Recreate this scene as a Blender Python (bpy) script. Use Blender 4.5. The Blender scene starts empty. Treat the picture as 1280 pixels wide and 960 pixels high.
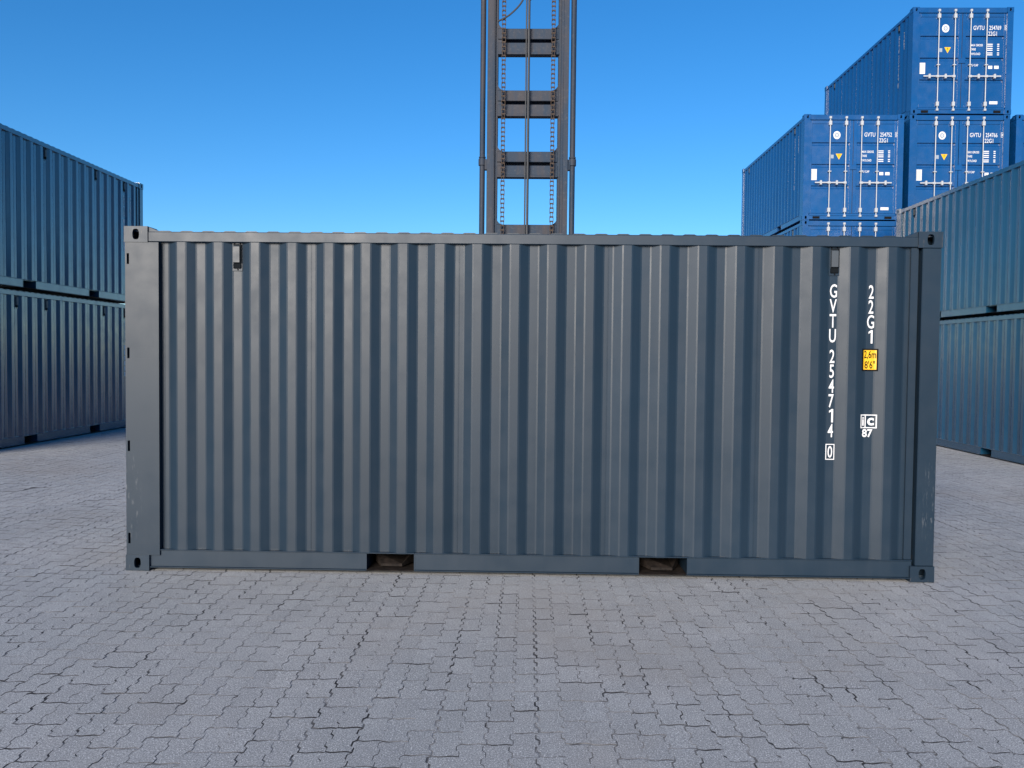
import bpy, math, random
import numpy as np
from mathutils import Vector, Matrix

random.seed(7)
rng = np.random.default_rng(7)
R = math.radians
scene = bpy.context.scene
COL = scene.collection

# ------------------------------------------------------------------ camera
CAM = Vector((-0.0002, -6.1196, 1.6491))
YAW, PITCH, ROLL, FPX = -0.0195, -0.0334, 0.0099, 1028.74      # FPX for a 1280 px wide frame
fw = Vector((math.sin(YAW) * math.cos(PITCH), math.cos(YAW) * math.cos(PITCH), math.sin(PITCH)))
rt0 = Vector((math.cos(YAW), -math.sin(YAW), 0)); up0 = rt0.cross(fw)
rt = math.cos(ROLL) * rt0 + math.sin(ROLL) * up0
up = -math.sin(ROLL) * rt0 + math.cos(ROLL) * up0
cam = bpy.data.cameras.new('camera'); camo = bpy.data.objects.new('camera', cam); COL.objects.link(camo)
cam.sensor_fit = 'HORIZONTAL'; cam.sensor_width = 36; cam.lens = FPX / 1280 * 36
cam.clip_start = 0.05; cam.clip_end = 6000
camo.matrix_world = Matrix(((rt.x, up.x, -fw.x, CAM.x), (rt.y, up.y, -fw.y, CAM.y), (rt.z, up.z, -fw.z, CAM.z), (0, 0, 0, 1)))
scene.camera = camo

# ------------------------------------------------------------------ sky, sun, exposure
SUN_ELEV, SUN_AZ = R(19), R(198)          # azimuth clockwise from +Y: behind the camera, to the left
world = bpy.data.worlds.new('World'); scene.world = world; world.use_nodes = True
wn = world.node_tree; wn.nodes.clear()
sky = wn.nodes.new('ShaderNodeTexSky'); sky.sky_type = 'NISHITA'; sky.sun_disc = False
sky.sun_elevation = SUN_ELEV; sky.sun_rotation = SUN_AZ
sky.air_density = 1.0; sky.dust_density = 0.0; sky.ozone_density = 6.0; sky.altitude = 0
bg = wn.nodes.new('ShaderNodeBackground'); bg.inputs['Strength'].default_value = 0.05
wo = wn.nodes.new('ShaderNodeOutputWorld')
hs = wn.nodes.new('ShaderNodeHueSaturation'); hs.inputs['Saturation'].default_value = 1.17
wn.links.new(sky.outputs[0], hs.inputs['Color']); wn.links.new(hs.outputs[0], bg.inputs[0]); wn.links.new(bg.outputs[0], wo.inputs[0])
to_sun = Vector((math.sin(SUN_AZ) * math.cos(SUN_ELEV), math.cos(SUN_AZ) * math.cos(SUN_ELEV), math.sin(SUN_ELEV)))
sl = bpy.data.lights.new('sun', 'SUN'); sl.energy = 2.2; sl.angle = R(30); sl.color = (1.0, 0.89, 0.77)
so = bpy.data.objects.new('sun', sl); COL.objects.link(so)
so.rotation_euler = to_sun.to_track_quat('Z', 'Y').to_euler(); so.location = (-10, -20, 15)
vs = scene.view_settings
vs.view_transform = 'Standard'; vs.look = 'None'; vs.gamma = 1; vs.use_curve_mapping = False
vs.exposure = 1.7

# ------------------------------------------------------------------ helpers
class MB:
    def __init__(s): s.v = []; s.f = []
    def add(s, vs, fs):
        o = len(s.v); s.v += [tuple(p) for p in vs]; s.f += [tuple(i + o for i in f) for f in fs]; return s
    def box(s, x0, x1, y0, y1, z0, z1, b=0.0):
        if b <= 0:
            return s.add([(x, y, z) for z in (z0, z1) for y in (y0, y1) for x in (x0, x1)],
                         [(0, 2, 3, 1), (4, 5, 7, 6), (0, 1, 5, 4), (2, 6, 7, 3), (0, 4, 6, 2), (1, 3, 7, 5)])
        c = [(x0, x1), (y0, y1), (z0, z1)]; vs = []; idx = {}
        for i in range(2):
            for j in range(2):
                for k in range(2):
                    sg = (i, j, k); base = [c[a][sg[a]] for a in range(3)]; ins = [b if q == 0 else -b for q in sg]
                    for a in range(3):                     # vertex lying in the face normal to axis a
                        p = [base[q] + (0 if q == a else ins[q]) for q in range(3)]
                        idx[(sg, a)] = len(vs); vs.append(p)
        fs = []
        for a in range(3):
            o = [q for q in range(3) if q != a]
            for sgn in range(2):
                quad = []
                for (m, n) in ((0, 0), (1, 0), (1, 1), (0, 1)):
                    sg = [0] * 3; sg[a] = sgn; sg[o[0]] = m; sg[o[1]] = n; quad.append(idx[(tuple(sg), a)])
                fs.append(quad)
            for m in range(2):
                for n in range(2):                         # the edge along axis a
                    e = []
                    for t in range(2):
                        sg = [0] * 3; sg[a] = t; sg[o[0]] = m; sg[o[1]] = n; e.append(tuple(sg))
                    fs.append([idx[(e[0], o[0])], idx[(e[1], o[0])], idx[(e[1], o[1])], idx[(e[0], o[1])]])
        for sg in [(i, j, k) for i in range(2) for j in range(2) for k in range(2)]:
            fs.append([idx[(sg, a)] for a in range(3)])
        return s.add(vs, fs)
    def tube(s, pts, r, n=10, cap=True):
        pts = [Vector(p) for p in pts]; rings = []
        prev = None
        for i, p in enumerate(pts):
            d = (pts[min(i + 1, len(pts) - 1)] - pts[max(i - 1, 0)]).normalized()
            if prev is None:
                a = d.orthogonal().normalized()
            else:
                a = (prev - d * prev.dot(d)).normalized()
            prev = a; b = d.cross(a)
            rr = r[i] if isinstance(r, (list, tuple)) else r
            rings.append([p + (a * math.cos(2 * math.pi * k / n) + b * math.sin(2 * math.pi * k / n)) * rr for k in range(n)])
        vs = [q for ring in rings for q in ring]; fs = []
        for i in range(len(pts) - 1):
            for k in range(n):
                fs.append((i * n + k, i * n + (k + 1) % n, (i + 1) * n + (k + 1) % n, (i + 1) * n + k))
        if cap:
            fs.append(tuple(range(n))[::-1]); fs.append(tuple((len(pts) - 1) * n + k for k in range(n)))
        return s.add(vs, fs)
    def prism(s, poly, axis, a0, a1):
        """polygon in the two axes other than `axis` (in order), extruded along axis"""
        n = len(poly); vs = []
        for a in (a0, a1):
            for (p, q) in poly:
                vs.append({0: (a, p, q), 1: (p, a, q), 2: (p, q, a)}[axis])
        fs = [tuple(range(n)), tuple(range(n, 2 * n))[::-1]] + [(k, k + n, (k + 1) % n + n, (k + 1) % n) for k in range(n)]
        return s.add(vs, fs)
    def mesh(s, name, mat, smooth=False):
        me = bpy.data.meshes.new(name); me.from_pydata(s.v, [], s.f); me.update()
        me.materials.append(mat)
        if smooth:
            me.shade_smooth(); me.set_sharp_from_angle(angle=R(38))
        return me

def put(name, me, parent=None, loc=(0, 0, 0), rot=(0, 0, 0)):
    o = bpy.data.objects.new(name, me); COL.objects.link(o)
    o.location = loc; o.rotation_euler = rot
    if parent is not None: o.parent = parent
    return o

def thing(name, label, cat, loc=(0, 0, 0), rz=0.0, group=None):
    o = bpy.data.objects.new(name, None); COL.objects.link(o); o.empty_display_size = 0.3
    o.location = loc; o.rotation_euler = (0, 0, rz); o['label'] = label; o['category'] = cat
    if group: o['group'] = group
    return o

# ------------------------------------------------------------------ materials
class NT:
    def __init__(s, name):
        s.m = bpy.data.materials.new(name); s.m.use_nodes = True; s.t = s.m.node_tree; s.t.nodes.clear()
        s.out = s.n('ShaderNodeOutputMaterial'); s.b = s.n('ShaderNodeBsdfPrincipled'); s.l(s.b.outputs[0], s.out.inputs[0])
    def n(s, t, **k):
        x = s.t.nodes.new(t)
        for a, b in k.items(): setattr(x, a, b)
        return x
    def l(s, a, b): s.t.links.new(a, b)
    def inp(s, i, v):
        if hasattr(v, 'is_linked') or hasattr(v, 'links'): s.l(v, i)
        else: i.default_value = v
    def pos(s): return s.n('ShaderNodeNewGeometry').outputs['Position']
    def obj(s): return s.n('ShaderNodeTexCoord').outputs['Object']
    def scale(s, vec, sc):
        m = s.n('ShaderNodeMapping'); s.l(vec, m.inputs['Vector']); m.inputs['Scale'].default_value = sc; return m.outputs[0]
    def noise(s, vec, sc, det=3, rough=0.55):
        x = s.n('ShaderNodeTexNoise'); s.l(vec, x.inputs['Vector']); x.inputs['Scale'].default_value = sc
        x.inputs['Detail'].default_value = det; x.inputs['Roughness'].default_value = rough; return x.outputs['Fac']
    def ramp(s, v, a, b, lo=0.0, hi=1.0):
        x = s.n('ShaderNodeMapRange'); x.clamp = True; s.l(v, x.inputs[0])
        for i, q in enumerate((a, b, lo, hi)): x.inputs[i + 1].default_value = q
        return x.outputs[0]
    def math(s, op, a, b=0.0):
        x = s.n('ShaderNodeMath', operation=op); s.inp(x.inputs[0], a); s.inp(x.inputs[1], b); return x.outputs[0]
    def mix(s, f, a, b, mode='MIX'):
        x = s.n('ShaderNodeMix', data_type='RGBA', blend_type=mode)
        s.inp(x.inputs[0], f)
        for i, q in ((6, a), (7, b)):
            if isinstance(q, tuple): x.inputs[i].default_value = (*q, 1) if len(q) == 3 else q
            else: s.l(q, x.inputs[i])
        return x.outputs[2]
    def bump(s, h, st, d, nrm=None):
        x = s.n('ShaderNodeBump'); x.inputs['Strength'].default_value = st; x.inputs['Distance'].default_value = d
        s.l(h, x.inputs['Height'])
        if nrm: s.l(nrm, x.inputs['Normal'])
        return x.outputs[0]

def M(name, col, rough=0.5, metal=0.0, spec=0.5):
    t = NT(name); t.b.inputs['Base Color'].default_value = (*col, 1); t.b.inputs['Roughness'].default_value = rough
    t.b.inputs['Metallic'].default_value = metal; t.b.inputs['Specular IOR Level'].default_value = spec
    p = t.obj(); n = t.noise(p, 14, 4)
    c = t.mix(t.ramp(n, 0.35, 0.7, 0, 0.25), col, tuple(min(1, k * 0.6) for k in col)); t.l(c, t.b.inputs['Base Color'])
    t.l(t.ramp(n, 0.3, 0.7, max(0.05, rough - 0.06), min(1, rough + 0.08)), t.b.inputs['Roughness'])
    return t.m

def paint(name, col, rough=0.41, dust=0.05, scuff=False, dusty=(0.07, 0.08, 0.095), ior=1.41):
    """semi-gloss container paint: soft waviness of the sheet, faint dust and run-off streaks"""
    t = NT(name); p = t.pos()
    big = t.noise(p, 0.9, 3); fine = t.noise(p, 30, 4)
    streak = t.noise(t.scale(p, (14, 14, 0.5)), 1.0, 4)
    c = t.mix(t.ramp(big, 0.3, 0.7, 0, 1), tuple(k * 0.92 for k in col), tuple(k * 1.08 for k in col))
    vr = t.n('ShaderNodeObjectInfo').outputs['Random']
    c = t.mix(t.ramp(vr, 0, 1, 0, 0.14), c, (0.0, 0.0, 0.0))
    c = t.mix(t.ramp(streak, 0.52, 0.8, 0, dust), c, dusty)
    c = t.mix(t.ramp(fine, 0.6, 0.85, 0, dust), c, dusty)
    if scuff:
        o = t.obj(); sep = t.n('ShaderNodeSeparateXYZ'); t.l(o, sep.inputs[0])
        a = t.noise(t.scale(o, (34, 34, 5)), 1.6, 6, 0.75)
        band = t.math('MULTIPLY', t.ramp(sep.outputs[2], 0.2, 0.45), t.ramp(sep.outputs[2], 0.95, 0.7))
        low = t.ramp(sep.outputs[2], 0.06, 0.0)
        edge = t.ramp(t.math('ABSOLUTE', sep.outputs[0]), 2.90, 2.99)
        w = t.math('MULTIPLY', t.ramp(a, 0.56, 0.66), t.math('MULTIPLY', band, edge))
        w2 = t.math('MULTIPLY', t.ramp(a, 0.60, 0.66), low)
        c = t.mix(t.math('MULTIPLY', w, 0.55), c, (0.17, 0.18, 0.19))
        c = t.mix(t.math('MULTIPLY', w2, 0.8), c, (0.12, 0.10, 0.09))
    t.l(c, t.b.inputs['Base Color'])
    t.l(t.ramp(t.noise(p, 5, 4), 0.3, 0.7, rough - 0.05, rough + 0.07), t.b.inputs['Roughness'])
    t.b.inputs['IOR'].default_value = ior
    b1 = t.bump(t.noise(t.scale(p, (1.6, 1.6, 0.5)), 1.0, 1), 0.35, 0.008)
    t.l(t.bump(t.noise(p, 260, 2), 0.08, 0.0005, b1), t.b.inputs['Normal'])
    return t.m

SLATE = (0.0095, 0.022, 0.038)
MAT = dict(
    slate=paint('slate_paint', SLATE), slate_worn=paint('slate_paint_worn', SLATE, 0.40, 0.06, True),
    slate_skytint=paint('slate_paint_skytint', (0.006, 0.046, 0.095), 0.2, 0.02, dusty=(0.05, 0.08, 0.12), ior=1.9),  # slate paint of the side stacks, reflected sky blue put into its base colour
    blue=paint('blue_paint', (0.002, 0.056, 0.19), 0.24, 0.02, dusty=(0.08, 0.13, 0.2), ior=1.75),
    white=M('white_film', (0.60, 0.60, 0.60), 0.5), galv=M('galvanised_steel', (0.38, 0.40, 0.42), 0.5, 0.15),
    yellow=M('yellow_film', (0.70, 0.40, 0.005), 0.45), black=M('black_film', (0.006, 0.006, 0.007), 0.7, 0.0, 0.08),
    gasket=M('rubber_gasket', (0.02, 0.022, 0.025), 0.7), plate=M('data_plate', (0.55, 0.53, 0.5), 0.4, 0.2),
    ply=M('plywood_floor', (0.12, 0.07, 0.035), 0.7), vent=M('vent_plastic', (0.04, 0.05, 0.06), 0.5),
    grille=M('vent_grille', (0.005, 0.007, 0.009), 0.8, 0.0, 0.08), rubber=M('tyre_rubber', (0.02, 0.02, 0.02), 0.85),
    truck=M('truck_yellow', (0.55, 0.30, 0.03), 0.45), dark=M('truck_dark', (0.03, 0.032, 0.035), 0.5),
    greyfilm=M('grey_film', (0.25, 0.3, 0.36), 0.5),
)
def mast_mat():
    t = NT('mast_steel'); p = t.pos()
    n = t.noise(t.scale(p, (9, 9, 1.2)), 1.0, 5); f = t.noise(p, 35, 4)
    c = t.mix(t.ramp(n, 0.4, 0.65), (0.016, 0.031, 0.055), (0.038, 0.038, 0.046))
    c = t.mix(t.ramp(f, 0.55, 0.75, 0, 0.5), c, (0.066, 0.066, 0.072))
    t.l(c, t.b.inputs['Base Color']); t.b.inputs['Roughness'].default_value = 0.6; t.b.inputs['Specular IOR Level'].default_value = 0.2
    t.l(t.bump(f, 0.3, 0.002), t.b.inputs['Normal']); return t.m
def fork_mat():
    t = NT('fork_steel'); p = t.pos(); f = t.noise(p, 18, 6, 0.7)
    c = t.mix(t.ramp(f, 0.35, 0.65), (0.007, 0.006, 0.0055), (0.026, 0.020, 0.017))
    t.l(c, t.b.inputs['Base Color']); t.b.inputs['Roughness'].default_value = 0.75; t.b.inputs['Specular IOR Level'].default_value = 0.12
    t.l(t.bump(f, 0.4, 0.003), t.b.inputs['Normal']); return t.m
def glass_mat():
    t = NT('cab_glass'); t.b.inputs['Base Color'].default_value = (0.02, 0.03, 0.035, 1); t.b.inputs['Roughness'].default_value = 0.05
    t.l(t.ramp(t.noise(t.pos(), 3, 2), 0, 1, 0.03, 0.09), t.b.inputs['Roughness']); return t.m
MAT['mast'] = mast_mat(); MAT['fork'] = fork_mat(); MAT['glass'] = glass_mat()
MAT['chain'] = M('chain_steel', (0.050, 0.034, 0.025), 0.6, 0.0, 0.2)

def stone_colour(t, rnd):
    p = t.pos()
    big = t.noise(p, 0.55, 4); mid = t.noise(p, 3.5, 4, 0.6); fine = t.noise(p, 130, 5, 0.8); grit = t.noise(p, 170, 2, 0.6)
    c = t.mix(t.ramp(big, 0.35, 0.65), (0.38, 0.395, 0.395), (0.49, 0.49, 0.48))
    c = t.mix(t.ramp(mid, 0.3, 0.75, 0, 0.5), c, (0.27, 0.285, 0.285))
    if rnd is not None:
        c = t.mix(t.ramp(rnd, 0.2, 1, 0, 0.28), c, (0.27, 0.27, 0.272))
    c = t.mix(t.ramp(fine, 0.43, 0.60, 0, 0.85), c, (0.15, 0.152, 0.156))
    c = t.mix(t.ramp(grit, 0.60, 0.65, 0, 0.9), c, (0.85, 0.85, 0.85))
    stain = t.noise(p, 0.35, 5, 0.6)
    c = t.mix(t.ramp(stain, 0.54, 0.70, 0, 0.5), c, (0.29, 0.265, 0.235))
    return c, fine, grit
def stone_mat(name, mode):
    t = NT(name)
    rnd = t.n('ShaderNodeObjectInfo').outputs['Random'] if mode == 'object' else None
    if mode == 'attr':
        a = t.n('ShaderNodeAttribute'); a.attribute_name = 'shade'; rnd = a.outputs['Fac']
    c, fine, grit = stone_colour(t, rnd)
    t.l(c, t.b.inputs['Base Color']); t.b.inputs['Roughness'].default_value = 0.75
    t.b.inputs['Specular IOR Level'].default_value = 0.35
    b = t.bump(fine, 0.55, 0.003); t.l(t.bump(grit, 0.5, 0.0015, b), t.b.inputs['Normal'])
    return t.m
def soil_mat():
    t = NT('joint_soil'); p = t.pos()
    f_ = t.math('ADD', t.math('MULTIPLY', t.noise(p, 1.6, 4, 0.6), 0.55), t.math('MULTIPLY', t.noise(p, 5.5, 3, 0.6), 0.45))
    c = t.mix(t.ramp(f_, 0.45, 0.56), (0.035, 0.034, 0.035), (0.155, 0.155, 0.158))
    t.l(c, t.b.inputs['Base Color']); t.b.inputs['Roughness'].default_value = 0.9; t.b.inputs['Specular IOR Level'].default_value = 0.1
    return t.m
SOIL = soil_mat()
def ground_mat():
    """joint sand between the stones; far beyond them the paving read only as surface"""
    t = NT('joint_sand_and_far_paving'); p = t.pos()
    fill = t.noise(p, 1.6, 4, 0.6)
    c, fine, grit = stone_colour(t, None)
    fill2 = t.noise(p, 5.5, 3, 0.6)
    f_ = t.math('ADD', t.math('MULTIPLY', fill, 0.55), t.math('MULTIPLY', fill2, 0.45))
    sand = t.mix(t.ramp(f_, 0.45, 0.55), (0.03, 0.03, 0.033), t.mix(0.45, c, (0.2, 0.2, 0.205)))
    br = t.n('ShaderNodeTexBrick'); t.l(t.scale(p, (1, 1, 1)), br.inputs['Vector'])
    br.inputs['Scale'].default_value = 1; br.inputs['Brick Width'].default_value = 0.2225; br.inputs['Row Height'].default_value = 0.1112
    br.inputs['Mortar Size'].default_value = 0.004
    far = t.mix(t.math('MULTIPLY', br.outputs['Fac'], 0.6), c, (0.06, 0.06, 0.062))
    sep = t.n('ShaderNodeSeparateXYZ'); t.l(p, sep.inputs[0])
    m = t.math('MAXIMUM', t.math('GREATER_THAN', t.math('ABSOLUTE', sep.outputs[0]), PX),
               t.math('MAXIMUM', t.math('GREATER_THAN', sep.outputs[1], PY1), t.math('LESS_THAN', sep.outputs[1], PY0)))
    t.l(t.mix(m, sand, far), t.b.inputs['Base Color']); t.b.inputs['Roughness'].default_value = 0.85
    t.l(t.bump(fine, 0.5, 0.003), t.b.inputs['Normal']); return t.m

# ------------------------------------------------------------------ ground and paving
PX, PY0, PY1 = 9.6, -6.6, 12.6            # the paved field whose stones are built one by one
def gz(x):
    """cross fall of the yard: level under the single container, drifting off beyond it"""
    x = np.asarray(x, float)
    a = np.clip((-x - 3.4) / 4.6, 0, 1); b = np.clip((x - 3.4) / 3.3, 0, 1)
    return 0.087 * a * a * (3 - 2 * a) - 0.098 * b * b * (3 - 2 * b)

def build_ground():
    xs = sorted(set([-3000, -400, -60, -20] + [round(k * 0.25, 3) for k in range(-48, 49)] + [20, 60, 400, 3000]))
    ys = [-3000, -200, -30, -10, 0, 10, 20, 40, 200, 3000]
    z = gz(xs) - 0.0022
    v = [(x, y, float(z[i])) for y in ys for i, x in enumerate(xs)]
    n = len(xs)
    f = [(j * n + i, j * n + i + 1, (j + 1) * n + i + 1, (j + 1) * n + i) for j in range(len(ys) - 1) for i in range(n - 1)]
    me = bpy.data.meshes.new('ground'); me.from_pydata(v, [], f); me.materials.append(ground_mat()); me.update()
    o = put('ground', me); o['kind'] = 'structure'; return o
ground = build_ground()

SL, SW, GAP, GAPY = 0.2225, 0.1112, 0.0042, 0.0085      # stone length (away from the camera), width, joint
def stone_outline():
    def side(y):                            # toothed long side, repeats every half stone
        u = (y / (SL / 2)) % 1.0
        return 0.0075 * (1 if u < 0.36 else (1 - (u - 0.36) / 0.14 * 2 if u < 0.5 else (-1 if u < 0.86 else -1 + (u - 0.86) / 0.14 * 2)))
    ks = sorted([0, 0.36, 0.5, 0.86, 1.0, 1.36, 1.5, 1.86, 2.0])
    ysd = [k * SL / 2 for k in ks]
    wav = lambda s: 0.006 * math.sin(2 * math.pi * s)
    pts = []
    h = GAP / 2; hy = GAPY / 2
    for y in ysd: pts.append((SW / 2 + side(y if y < SL - 1e-9 else 0) - h, min(max(y, hy), SL - hy)))
    for s in (0.25, -0.25): pts.append((s * SW + 0.0075, SL - hy + wav(s)))
    for y in ysd[::-1]: pts.append((-SW / 2 + side(y if y < SL - 1e-9 else 0) + h, min(max(y, hy), SL - hy)))
    for s in (-0.25, 0.25): pts.append((s * SW + 0.0075, hy + wav(s)))
    # thin the sides (drop the wrap duplicates' near neighbours)
    return [(x, y - SL / 2) for x, y in pts]
OUT = np.array(stone_outline()); NO = len(OUT)
e_ = np.roll(OUT, -1, 0) - OUT; e_ = np.where(np.linalg.norm(e_, axis=1)[:, None] < 1e-6, np.roll(e_, 1, 0), e_); e_ /= np.linalg.norm(e_, axis=1)[:, None]
nr = np.c_[-e_[:, 1], e_[:, 0]]; nv = nr + np.roll(nr, 1, 0); nv /= np.maximum(np.linalg.norm(nv, axis=1), 1e-6)[:, None]
OUT_IN = OUT + nv * 0.006               # the flanks lean in below the worn rim

def build_paving():
    cols = range(int(-PX / SW) - 1, int(PX / SW) + 2)
    c = []
    for i in cols:
        cx_ = rng.normal(0, 0.0014)
        drift = 0.012 * math.sin(i * 0.7) + rng.normal(0, 0.004)
        off = (SL / 2 if (i // 2) % 2 else 0.0) + drift
        for j in range(int(PY0 / SL) - 1, int(PY1 / SL) + 2):
            c.append((i * SW + cx_, j * SL + off))
    c = np.array(c)
    c = c[(np.abs(c[:, 0]) < PX) & (c[:, 1] > PY0) & (c[:, 1] < PY1)]
    # which stones fill most of the picture: nearest ones inside the frame
    P = np.c_[c, gz(c[:, 0])] - np.array(CAM)
    Z = P @ np.array(fw); X = P @ np.array(rt) / np.maximum(Z, .01) * FPX; Y = -P @ np.array(up) / np.maximum(Z, .01) * FPX
    vis = (Z > 0.5) & (np.abs(X) < 655) & (Y < 495)
    order = np.argsort(np.where(vis, Z, 1e9)); near = order[:300]; rest = order[300:]
    m_near = stone_mat('paving_stone', 'object')
    top = [(x, y, 0.0) for x, y in OUT]; low = [(x, y, -0.009) for x, y in OUT_IN]
    me = bpy.data.meshes.new('paving_stone')
    ring = [(k, NO + k, NO + (k + 1) % NO, (k + 1) % NO) for k in range(NO)]
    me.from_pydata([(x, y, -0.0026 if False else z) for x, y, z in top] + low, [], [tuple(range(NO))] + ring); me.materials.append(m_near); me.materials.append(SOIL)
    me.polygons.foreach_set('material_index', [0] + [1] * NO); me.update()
    for q in near:
        x, y = c[q]
        put('paving_stone', me, ground, (x + rng.normal(0, .0012), y + rng.normal(0, .0018), float(gz(x)) + rng.normal(0, .0006)),
            (rng.normal(0, .004), rng.normal(0, .004), rng.normal(0, .009)))
    # the others joined in one mesh
    n = len(rest); cc = c[rest]
    base = np.r_[np.c_[OUT, np.zeros(NO)], np.c_[OUT_IN, np.full(NO, -0.009)]]
    V = np.repeat(base[None], n, 0)
    tx, ty = rng.normal(0, .004, n), rng.normal(0, .004, n); tr = rng.normal(0, .009, n)
    V[:, :, 0], V[:, :, 1] = V[:, :, 0] - tr[:, None] * V[:, :, 1], V[:, :, 1] + tr[:, None] * V[:, :, 0]
    V[:, :, 2] += V[:, :, 0] * tx[:, None] + V[:, :, 1] * ty[:, None] + rng.normal(0, .0006, n)[:, None]
    V[:, :, :2] += cc[:, None, :] + rng.normal(0, .0015, (n, 1, 2))
    V[:, :, 2] += gz(V[:, :, 0])
    loops1 = np.concatenate([np.arange(NO)] + [np.array(r) for r in ring])
    tot1 = np.array([NO] + [4] * NO)
    loops = (loops1[None] + (np.arange(n) * 2 * NO)[:, None]).ravel()
    tots = np.tile(tot1, n); starts = np.r_[0, np.cumsum(tots)[:-1]]
    me2 = bpy.data.meshes.new('paving_stones')
    me2.vertices.add(n * 2 * NO); me2.vertices.foreach_set('co', V.ravel())
    me2.loops.add(len(loops)); me2.loops.foreach_set('vertex_index', loops.astype(np.int32))
    me2.polygons.add(len(tots)); me2.polygons.foreach_set('loop_start', starts.astype(np.int32)); me2.polygons.foreach_set('loop_total', tots.astype(np.int32))
    at = me2.attributes.new('shade', 'FLOAT', 'POINT'); at.data.foreach_set('value', np.repeat(rng.random(n), 2 * NO).astype(np.float32))
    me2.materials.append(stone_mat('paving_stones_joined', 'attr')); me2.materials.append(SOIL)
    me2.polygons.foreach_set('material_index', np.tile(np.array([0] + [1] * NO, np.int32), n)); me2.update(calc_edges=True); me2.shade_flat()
    o = put('paving_stones', me2, ground); o['kind'] = 'stuff'
build_paving()

# ------------------------------------------------------------------ shipping containers
L, H, W = 6.058, 2.591, 2.438
SEAM0, PITCH_C = -2.745, 0.2778            # first sheet seam and corrugation pitch
Y_OUT, Y_IN = 0.016, 0.047                 # outer and inner flats behind the casting face

def corr_y(x):
    """depth of the corrugated side behind the container's face at local x"""
    u = ((x - SEAM0) / PITCH_C) % 1.0 * PITCH_C
    a, s, o = 0.0355, 0.068, 0.0708        # half inner flat, slope, outer flat
    if u < a or u > PITCH_C - a: return Y_IN
    if u < a + s: return Y_IN - (Y_IN - Y_OUT) * (u - a) / s
    if u < a + s + o: return Y_OUT
    return Y_OUT + (Y_IN - Y_OUT) * (u - a - s - o) / s

def oval_face(mb, o, u, v, w, h, a, b, tdir, t):
    """rectangle o + u*[0,w] + v*[0,h] with an oval hole and a short tunnel along tdir"""
    o, u, v, tdir = Vector(o), Vector(u), Vector(v), Vector(tdir); n = 24
    outer, inner = [], []
    for k in range(n):
        th = 2 * math.pi * k / n + math.pi / n; cx, sy = math.cos(th), math.sin(th)
        m = 1 / max(abs(cx), abs(sy)); outer.append(o + u * (w / 2 + cx * m * w / 2) + v * (h / 2 + sy * m * h / 2))
        # stadium: straight flanks, round ends
        e = 0.6; inner.append(o + u * (w / 2 + math.copysign(abs(cx) ** e, cx) * a) + v * (h / 2 + math.copysign(abs(sy) ** 0.85, sy) * b))
    vs = outer + inner + [p + tdir * t for p in inner]; fs = []
    for k in range(n):
        j = (k + 1) % n
        fs += [(k, j, n + j, n + k), (n + k, n + j, 2 * n + j, 2 * n + k)]
    # fill the rectangle's true corners
    for cu, cv, th in ((1, 1, .25), (0, 1, .75), (0, 0, 1.25), (1, 0, 1.75)):
        k = int(round((th * math.pi - math.pi / n) / (2 * math.pi / n) - 0.5)) % n; j = (k + 1) % n
        q = len(vs); vs.append(o + u * (w * cu) + v * (h * cv)); fs.append((k, q, j))
    mb.add(vs, fs)

def casting_mesh(mat, sx, sy, sz):
    """corner casting in its octant; origin at the container's corner, hollow, three holes"""
    mb = MB(); a, b, c = 0.178, 0.162, 0.118
    # built for corner (-x, -y, top) then mirrored
    oval_face(mb, (0, 0, -c), (1, 0, 0), (0, 0, 1), a, c, 0.0255, 0.0395, (0, 1, 0), 0.025)
    oval_face(mb, (0, 0, -c), (0, 1, 0), (0, 0, 1), b, c, 0.0255, 0.0395, (1, 0, 0), 0.025)
    oval_face(mb, (0, 0, 0), (1, 0, 0), (0, 1, 0), a, b, 0.06, 0.032, (0, 0, -1), 0.025)
    mb.add([(a, 0, 0), (a, b, 0), (a, b, -c), (a, 0, -c)], [(0, 1, 2, 3)])
    mb.add([(0, b, 0), (a, b, 0), (a, b, -c), (0, b, -c)], [(0, 1, 2, 3)])
    mb.add([(0, 0, -c), (a, 0, -c), (a, b, -c), (0, b, -c)], [(0, 1, 2, 3)])
    mb.v = [(-sx * x, -sy * y, sz * z) for x, y, z in mb.v]
    return mb.mesh('corner_casting', mat)

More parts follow.
